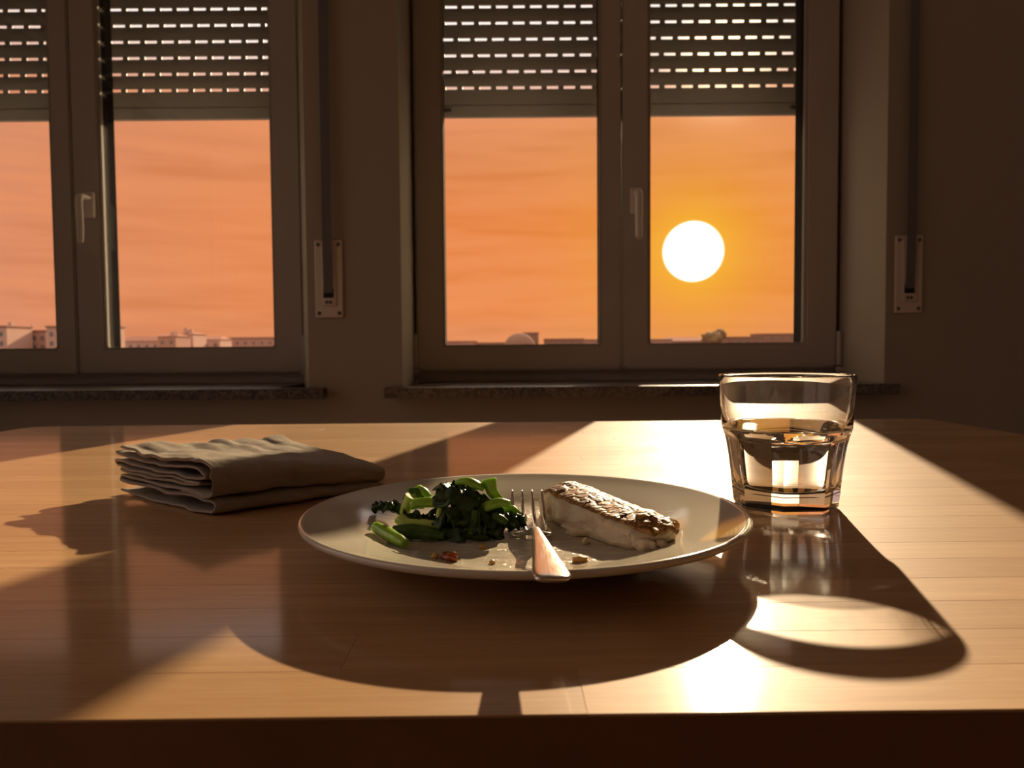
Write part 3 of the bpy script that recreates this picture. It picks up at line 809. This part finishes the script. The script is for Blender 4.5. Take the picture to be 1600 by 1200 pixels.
# ------------------------------------------------------------------ napkin
F = Vector((-0.2104, 0.5315)); UL = Vector((0.1020, 0.1000)); VL = Vector((-0.1110, 0.0900))
def fold_path(segs):
    """segs: list of control points (v, z)"""
    return [(p.x, p.y) for p in catmull([(a, b, 0) for a, b in segs], 7)]
def napkin_sheet(name, ctrl, parent, u0=0.0, u1=1.0, lift=0.0, thick=0.0023, nu=64, seed=0.0, loose=1.0):
    path = fold_path(ctrl)
    m = len(path); verts, faces, uvs = [], [], []
    arc = [0.0]
    for a, b in zip(path, path[1:]): arc.append(arc[-1] + math.hypot((b[0] - a[0]) * 0.143, b[1] - a[1]))
    for i, (v_, z_) in enumerate(path):
        q0, q1 = path[max(0, i - 1)], path[min(m - 1, i + 1)]
        tv, tz = (q1[0] - q0[0]) * 0.143, q1[1] - q0[1]; L = math.hypot(tv, tz) or 1; nv, nz = -tz / L, tv / L
        for j in range(nu + 1):
            u = u0 + (u1 - u0) * j / nu
            hs = 1 - 0.46 * (max(0.0, u) ** 1.7) * (1 - min(1, max(0, v_))) ** 0.8
            x2 = (v_ + 0.055 * math.sin(u * 5.0 + z_ * 200 + seed) * min(1, max(0, v_ - 0.5)) * 0.8)
            # soft crumple, stronger towards the loose ends
            wv = noise.noise(Vector((u * 9.0 + seed, v_ * 5.0, z_ * 120))) * 0.0016
            edge = min(1, max(0, (v_ - 0.45) / 0.5))
            wv += edge * loose * (0.0007 * math.sin(u * 34 + seed * 3 + 4.0 * noise.noise(Vector((u * 4, seed, 0)))) + 0.0014 * noise.noise(Vector((u * 11, z_ * 260, seed + 1))))
            fe = max(0, 1 - u / 0.22)
            wv += fe * loose * (0.0022 * noise.noise(Vector((v_ * 5.5, seed, z_ * 140))) + 0.0010 * noise.noise(Vector((v_ * 17, seed + 5, z_ * 300))))
            top = min(1, max(0, (z_ - 0.026) / 0.008))
            wv += top * (0.0030 * noise.noise(Vector((u * 3.2 + 4, v_ * 4.0 + 1, 0))) + 0.0016 * noise.noise(Vector((u * 12, v_ * 7, 3))) + 0.0007 * noise.noise(Vector((u * 30, v_ * 22, 8))))
            uu = u + (0.025 * noise.noise(Vector((v_ * 7.0, z_ * 160, seed))) if u < 0.5 else 0.02 * noise.noise(Vector((v_ * 5.0, z_ * 90, seed + 4)))) * (1 if abs(u - 0.5) > 0.3 else abs(u - 0.5) / 0.3)
            vin = max(0.0, 1 - max(0.0, v_) / 0.25)
            x2 += vin * (0.020 * noise.noise(Vector((u * 5.0 + 2, z_ * 90, seed))) + 0.010 * noise.noise(Vector((u * 16.0, z_ * 220, seed + 6))))
            zz = z_ * hs + wv * min(1, z_ / 0.006) + lift * nz * hs
            vv = x2 + lift * nv / 0.143
            p = F + UL * uu + VL * vv
            verts.append((p.x, p.y, ZT + max(0.0012, zz)))
            uvs.append((u * 0.9, arc[i] * 6))
    w = nu + 1
    for i in range(m - 1):
        for j in range(nu): faces.append((i * w + j, i * w + j + 1, (i + 1) * w + j + 1, (i + 1) * w + j))
    me = meshof(name, verts, faces)
    ul = me.uv_layers.new(name='UVMap')
    for lp in me.loops: ul.data[lp.index].uv = uvs[lp.vertex_index]
    o = link(name, me, M['linen'], parent, smooth=True)
    s = o.modifiers.new('thickness', 'SOLIDIFY'); s.thickness = thick; s.offset = 0
    sb = o.modifiers.new('soft', 'SUBSURF'); sb.levels = 1; sb.render_levels = 1
    return o
nap = empty('napkin', (F.x, F.y, ZT)); tag(nap, 'crumpled beige linen napkin folded into a square', 'napkin')
def child_fix(o):     # vertices are in world space: keep them there under the moved Empty
    o.matrix_parent_inverse = Matrix.Translation(nap.location).inverted()
    return o
main_ctrl = [(0.97, 0.0035), (0.70, 0.0018), (0.30, 0.0018), (0.06, 0.0020), (-0.015, 0.0040), (-0.018, 0.0088), (0.05, 0.0115), (0.30, 0.0110), (0.65, 0.0105), (0.95, 0.0112),
             (1.005, 0.0128), (0.95, 0.0146), (0.65, 0.0138), (0.30, 0.0142), (0.08, 0.0142), (-0.005, 0.0165), (-0.028, 0.0235), (-0.010, 0.0315), (0.06, 0.0362), (0.20, 0.0372), (0.45, 0.0352), (0.70, 0.0358), (0.97, 0.0370)]
child_fix(napkin_sheet('outer_layer', main_ctrl, nap, seed=0.4))
child_fix(napkin_sheet('hem', main_ctrl[13:22], nap, u0=-0.006, u1=0.085, lift=0.0011, thick=0.0014, nu=10, seed=0.4))
inner_ctrl = [(1.03, 0.0330), (0.96, 0.0318), (0.70, 0.0305), (0.40, 0.0310), (0.14, 0.0300), (0.085, 0.0268), (0.14, 0.0238), (0.40, 0.0245), (0.70, 0.0240), (1.00, 0.0262),
              (1.045, 0.0245), (1.00, 0.0222), (0.70, 0.0205), (0.35, 0.0205), (0.12, 0.0190), (0.36, 0.0176), (0.70, 0.0178), (1.02, 0.0195)]
child_fix(napkin_sheet('inner_folds', inner_ctrl, nap, u0=0.01, u1=0.97, seed=2.1, thick=0.0021))

# ------------------------------------------------------------------ fish
def pl(px, py, z):            # world point on the horizontal plane z above the table, seen at px,py
    x = (px - 800) / 1200; y = -(py - 600) / 1200
    c, s = math.cos(ROLL), math.sin(ROLL); xr = x * c + y * s; yr = -x * s + y * c
    d = Vector((xr, math.cos(PITCH) + yr * math.sin(PITCH), -math.sin(PITCH) + yr * math.cos(PITCH)))
    t = (z - EYE) / d.z
    return Vector((d.x * t, d.y * t, ZT + z))
FA = Vector((0.0290, 0.4950)); FB = Vector((0.0790, 0.3990))     # centre line of the fillet, far end to near end
fd = (FB - FA); FLn = fd.length; fd.normalize(); fn = Vector((-fd.y, fd.x))   # fn points to the right (away from camera left)
if fn.x < 0: fn = -fn
fish = empty('fish_fillet', (FA.x, FA.y, ZT + 0.0085)); tag(fish, 'half-eaten white fish fillet with seared brown skin', 'fish')
NT, NS = 56, 40
def fish_sec(t):
    hw = 0.0185 * (1 - 0.06 * t) * (1 - max(0, (t - 0.72) / 0.28) ** 2 * 0.55) * (0.72 + 0.28 * min(1, t / 0.12))
    h = (0.0215 - 0.008 * t) * (1 - max(0, (t - 0.80) / 0.2) ** 2 * 0.55) * (0.80 + 0.20 * min(1, t / 0.10))
    return hw, h
def fish_pt(t, s, off=0.0):
    """s: 0..1 around the section, 0 = left base, 0.32 = left top edge, 0.85 = right base"""
    hw, h = fish_sec(t)
    if s < 0.32:
        k = s / 0.32; a, b = -hw + 0.004 * k * k, h * k * 0.84
    elif s < 0.80:
        k = (s - 0.32) / 0.48; th = k * math.pi / 2
        a = -hw + 0.004 + (2 * hw - 0.004) * max(0.0, math.sin(th)) ** 0.95; b = h * (0.84 + 0.26 * max(0.0, math.sin(min(1, k * 1.5) * math.pi / 1.5))) * max(0.0, math.cos(th)) ** 0.5
    else:
        k = (s - 0.80) / 0.20; a, b = hw - 2 * hw * k, 0.0
    n1 = noise.noise(Vector((t * 9, s * 6, 1.7))); n2 = noise.noise(Vector((t * 26, s * 15, 5.1)))
    wob = 0.0010 * n1 + 0.0006 * n2
    p = FA + fd * (t * FLn + 0.0015 * n2) + fn * (a + off * (-0.5 if s < 0.32 else 0.3))
    if s < 0.32:       # layered flakes on the cut side
        ridge = (0.0030 * abs(math.sin(t * 14 + 3 * s + 1.5 * noise.noise(Vector((t * 5, s * 4, 0))))) + 0.0035 * noise.noise(Vector((t * 7, s * 7, 2.2)))) * math.sin(math.pi * s / 0.32)
        p = p - fn * (ridge + wob)
    z = b + (wob if b > 0.002 else 0) + off
    return Vector((p.x, p.y, plate_z(p.x, p.y) + 0.0002 + z))
verts, faces = [], []
for i in range(NT + 1):
    for j in range(NS): verts.append(fish_pt(i / NT, j / NS))
for i in range(NT):
    for j in range(NS):
        l = (j + 1) % NS; faces.append((i * NS + j, i * NS + l, i * NS + NS + l, i * NS + NS + j))
faces += [tuple(range(NS)), tuple(NT * NS + k for k in range(NS - 1, -1, -1))]
me = meshof('flesh', verts, faces); bm = bmesh.new(); bm.from_mesh(me); bmesh.ops.recalc_face_normals(bm, faces=bm.faces); bm.to_mesh(me); bm.free()
def under(o, par):
    o.parent = par; o.matrix_parent_inverse = Matrix.Translation(par.location).inverted(); return o
under(link('flesh', me, M['flesh'], smooth=True), fish)
verts, faces = [], []
MS = 26
for i in range(NT + 1):
    t = i / NT
    for j in range(MS + 1):
        s0 = 0.305 + 0.025 * noise.noise(Vector((t * 12, 0.3, 9)))
        verts.append(fish_pt(t, s0 + (0.77 - s0) * j / MS, 0.0008))
for i in range(NT):
    for j in range(MS): faces.append((i * (MS + 1) + j, i * (MS + 1) + j + 1, (i + 1) * (MS + 1) + j + 1, (i + 1) * (MS + 1) + j))
sk = under(link('skin', meshof('skin', verts, faces), M['skin'], smooth=True), fish)
sd = sk.modifiers.new('thickness', 'SOLIDIFY'); sd.thickness = 0.0009; sd.offset = 0
def lump(name, c, size, mat, rot=0.0, seed=0, rough=0.5, sub=3):
    m = bmesh.new(); bmesh.ops.create_icosphere(m, subdivisions=sub, radius=1.0)
    for v in m.verts:
        f = 1 + rough * noise.noise(v.co * 1.7 + Vector((seed * 3.1, seed, 0))) + rough * 0.5 * noise.noise(v.co * 4 + Vector((0, seed * 2.3, 0)))
        x, y, z = v.co.x * size[0] * f, v.co.y * size[1] * f, v.co.z * size[2] * f
        v.co = Vector((x * math.cos(rot) - y * math.sin(rot), x * math.sin(rot) + y * math.cos(rot), max(-size[2] * 0.75, z)))
    o = link(name, frombm(name, m), mat, smooth=True); o.location = c
    return o
def fl(px, py, size, rot, seed, z=0.011, mat='flesh'):
    p = pl(px, py, z); p.z = plate_z(p.x, p.y) + size[2] * 0.70
    o = lump('flake', p, size, M[mat], rot, seed)
    return o
for a in [(908, 830, (0.0105, 0.0045, 0.0045), -0.25, 1), (930, 830, (0.0085, 0.0050, 0.0060), -0.5, 2), (950, 832, (0.0045, 0.0040, 0.0080), 0.2, 3),
          (968, 842, (0.0075, 0.0050, 0.0060), -0.7, 4), (988, 851, (0.0062, 0.0042, 0.0050), -0.6, 5), (1008, 858, (0.0060, 0.0040, 0.0036), -0.5, 6)]:
    under(fl(*a), fish)
tag(fl(1045, 833, (0.0056, 0.0042, 0.0042), 0.4, 11, mat='crumb'), 'golden flake of fish on the far side of the fillet tip', 'fish flake').name = 'fish_flake'
tag(fl(1032, 859, (0.0030, 0.0022, 0.0020), 0.1, 12), 'small pale fish crumb at the near tip of the fillet', 'fish flake').name = 'fish_flake'
tag(fl(916, 843, (0.0030, 0.0016, 0.0020), 0.9, 13), 'small white fish flake lying between fork and fillet', 'fish flake').name = 'fish_flake'
tag(fl(906, 871, (0.0038, 0.0022, 0.0016), 0.3, 14, mat='crumb'), 'pale golden crumb near the plate rim right of the fork handle', 'crumb').name = 'crumb'
tag(fl(704, 871, (0.0034, 0.0026, 0.0026), 0.2, 15, mat='redbit'), 'glossy red brown bit, the largest on the near side of the plate', 'chilli bit').name = 'chilli_bit'
tag(fl(696, 868, (0.0022, 0.0018, 0.0024), 0.8, 19, mat='redbit'), 'small dark red bit touching the largest red brown bit', 'chilli bit').name = 'chilli_bit'
tag(fl(680, 867, (0.0020, 0.0016, 0.0017), 0.8, 16, mat='crumb'), 'orange crumb left of the red brown bits', 'crumb').name = 'crumb'
tag(fl(753, 850, (0.0017, 0.0014, 0.0013), 0.4, 17, mat='crumb'), 'tiny orange crumb between greens and fork', 'crumb').name = 'crumb'
tag(fl(769, 874, (0.0016, 0.0012, 0.0010), 0.4, 18, mat='crumb'), 'tiny pale crumb by the near rim left of the fork', 'crumb').name = 'crumb'
tag(fl(612, 835, (0.0020, 0.0018, 0.0018), 0.4, 20, mat='redbit'), 'dark red bit behind the loose green shoot', 'chilli bit').name = 'chilli_bit'

# ------------------------------------------------------------------ greens
def at(px, py, d):            # world point at depth d
    x = (px - 800) / 1200; y = -(py - 600) / 1200
    c, s = math.cos(ROLL), math.sin(ROLL); xr = x * c + y * s; yr = -x * s + y * c
    v = Vector((xr, math.cos(PITCH) + yr * math.sin(PITCH), -math.sin(PITCH) + yr * math.cos(PITCH)))
    t = d / v.y
    return Vector((v.x * t, d, ZT + EYE + v.z * t))
def stem(pts, rad, mat, label, seed=0, flat=1.0, groove=0.25):
    w = [at(*p) for p in pts]
    rr_ = rad if isinstance(rad, (list, tuple)) else [rad] * len(w)
    for p, r_ in zip(w, rr_): p.z = max(p.z, plate_z(p.x, p.y) + r_ * flat * 0.98)
    o = tube('green_stem', w, rad, M[mat], n=16, per=6, flat=flat, lump=0.0005, seed=seed, groove=groove)
    tag(o, label, 'greens'); return o
stem([(588, 832, .427), (600, 842, .421), (618, 852, .411), (634, 860, .404)], [.0034, .0038, .0036, .0026], 'stem', 'loose bright green shoot lying apart at the front of the greens', 1)
stem([(624, 810, .437), (636, 819, .434), (660, 820, .432), (690, 823, .430)], [.0034, .0036, .0034, .0030], 'palestem', 'pale cut stem end pointing left, low in the heap', 2)
stem([(616, 836, .427), (640, 831, .425), (668, 834, .424), (694, 837, .424)], [.0036, .0044, .0040, .0030], 'darkstem', 'dark green stem lying flat in front of the heap', 3)
stem([(633, 802, .452), (637, 788, .451), (643, 775, .450)], [.0034, .0036, .0036], 'palestem', 'pale upright stub at the left of the heap', 4, groove=0.1)
stem([(644, 789, .447), (662, 786, .445), (684, 787, .444), (700, 792, .444)], [.0034, .0034, .0030, .0028], 'stem', 'green stem running right from the upright stub', 5)
stem([(634, 783, .458), (643, 769, .459), (653, 770, .459), (657, 782, .458), (657, 795, .457)], [.0024, .0026, .0026, .0026, .0024], 'darkstem', 'curled stem looping over behind the upright stub', 6)
stem([(653, 761, .462), (662, 768, .460), (672, 777, .458)], [.0028, .0034, .0026], 'stem', 'short green piece sticking up between curl and dark leaves', 7, flat=0.6)
stem([(686, 771, .448), (692, 776, .446), (698, 788, .446)], [.0038, .0042, .0034], 'stem', 'green chunk at the left shoulder of the dark leaves', 8, flat=0.7)
stem([(714, 754, .452), (728, 752, .450), (744, 757, .449), (756, 764, .449)], [.0028, .0040, .0042, .0030], 'stem', 'broad green rib lying across the top of the heap', 9, flat=0.6)
stem([(764, 749, .452), (766, 759, .451), (770, 770, .450), (782, 782, .449), (790, 789, .449)], [.0046, .0040, .0032, .0026, .0018], 'stem', 'green stalk with a blunt top at the right peak of the heap', 10, groove=0.1)
stem([(751, 797, .440), (764, 791, .440), (780, 786, .441), (797, 788, .442)], [.0024, .0034, .0034, .0022], 'stem', 'green stem slanting up towards the fork tines', 11)
stem([(768, 809, .436), (780, 811, .436), (792, 818, .435)], [.0026, .0032, .0022], 'darkstem', 'short dark stem low beside the fork tines', 12)
stem([(684, 815, .434), (688, 800, .436), (690, 792, .438)], [.0020, .0024, .0020], 'palestem', 'thin pale stem bent up in the middle of the heap', 13)
stem([(742, 800, .432), (739, 818, .427), (734, 836, .423)], [.0026, .0026, .0020], 'darkstem', 'thin dark stem hanging down the front of the heap', 14)
stem([(786, 800, .455), (800, 797, .455), (812, 806, .452)], [.0026, .0030, .0020], 'stem', 'green end showing behind the fork tines', 15)
def leaf(c, L, W, rot, tilt, seed, label, group=None, curl=1.0, amp=0.0045):
    """wilted, crumpled leaf around point c"""
    nu_, nv_ = 26, 16
    verts, faces = [], []
    q = Matrix.Rotation(rot, 3, 'Z') @ Matrix.Rotation(tilt, 3, 'Y')
    for i in range(nu_ + 1):
        u = i / nu_
        wd = W * (max(0.0, math.sin(math.pi * min(1, u * 0.93 + 0.05))) ** 0.6)
        for j in range(nv_ + 1):
            v = j / nv_ * 2 - 1
            ruf = 1 + 0.25 * noise.noise(Vector((u * 6, v * 2, seed * 5.3)))
            p = Vector(((u - 0.5) * L, v * wd * ruf * 0.75, -curl * W * 0.55 * (abs(v) ** 1.6) - 0.25 * L * (u - 0.5) ** 2 * 2))
            p += amp * Vector((noise.noise(Vector((u * 4, v * 3, seed))), noise.noise(Vector((u * 4, v * 3, seed + 9))), 1.4 * noise.noise(Vector((u * 5, v * 4, seed + 17)))))
            p.z += amp * 0.35 * noise.noise(Vector((u * 14, v * 9, seed + 3)))
            w = c + q @ p
            w.z = max(w.z, plate_z(w.x, w.y) + 0.0006)
            verts.append(w)
    for i in range(nu_):
        for j in range(nv_): faces.append((i * (nv_ + 1) + j, i * (nv_ + 1) + j + 1, (i + 1) * (nv_ + 1) + j + 1, (i + 1) * (nv_ + 1) + j))
    o = link('wilted_leaf', meshof('wilted_leaf', verts, faces), M['leaf'], smooth=True)
    s = o.modifiers.new('thickness', 'SOLIDIFY'); s.thickness = 0.0008; s.offset = 0
    tag(o, label, 'greens', group)
    return o
leaf(at(606, 788, .462), .020, .0075, -0.35, 0.1, 1, 'dark crumpled leaf lying out alone at the far left of the greens', amp=.0035, curl=.5)
leaf(at(724, 768, .443), .030, .016, 0.2, 0.35, 2, 'large dark wilted leaf crowning the heap of greens')
leaf(at(712, 793, .436), .030, .016, 1.3, 0.2, 3, 'dark wilted leaf folded down the left front of the heap')
leaf(at(738, 792, .434), .032, .016, 1.7, -0.5, 4, 'broad dark wilted leaf facing front in the middle of the heap')
leaf(at(726, 815, .430), .030, .014, 0.1, 0.0, 5, 'dark wilted leaf at the bottom front of the heap')
leaf(at(759, 783, .444), .024, .012, -0.7, 0.4, 6, 'dark wilted leaf tucked under the blunt green stalk')
leaf(at(758, 820, .430), .020, .0085, 0.1, 0.1, 7, 'wet dark leaf with brown sheen at the right foot of the heap', curl=.8)
leaf(at(664, 804, .445), .026, .011, 0.2, 0.1, 8, 'dark wilted leaf between the pale stems on the left')
leaf(at(672, 812, .437), .012, .007, 0.7, 0.2, 9, 'small curly green leaf tip between the pale stems', curl=.5)
leaf(at(782, 803, .443), .022, .011, 0.3, 0.2, 10, 'dark wilted leaf low behind the slanting stem')
leaf(at(805, 806, .450), .016, .009, 0.9, 0.1, 11, 'dark wilted leaf scrap behind the fork tines')
leaf(at(715, 756, .458), .022, .009, 0.6, -0.2, 12, 'small dark leaf poking up behind the broad green rib')
leaf(at(716, 800, .450), .044, .020, 0.0, 0.0, 13, 'wide dark wilted leaf forming the core of the heap')
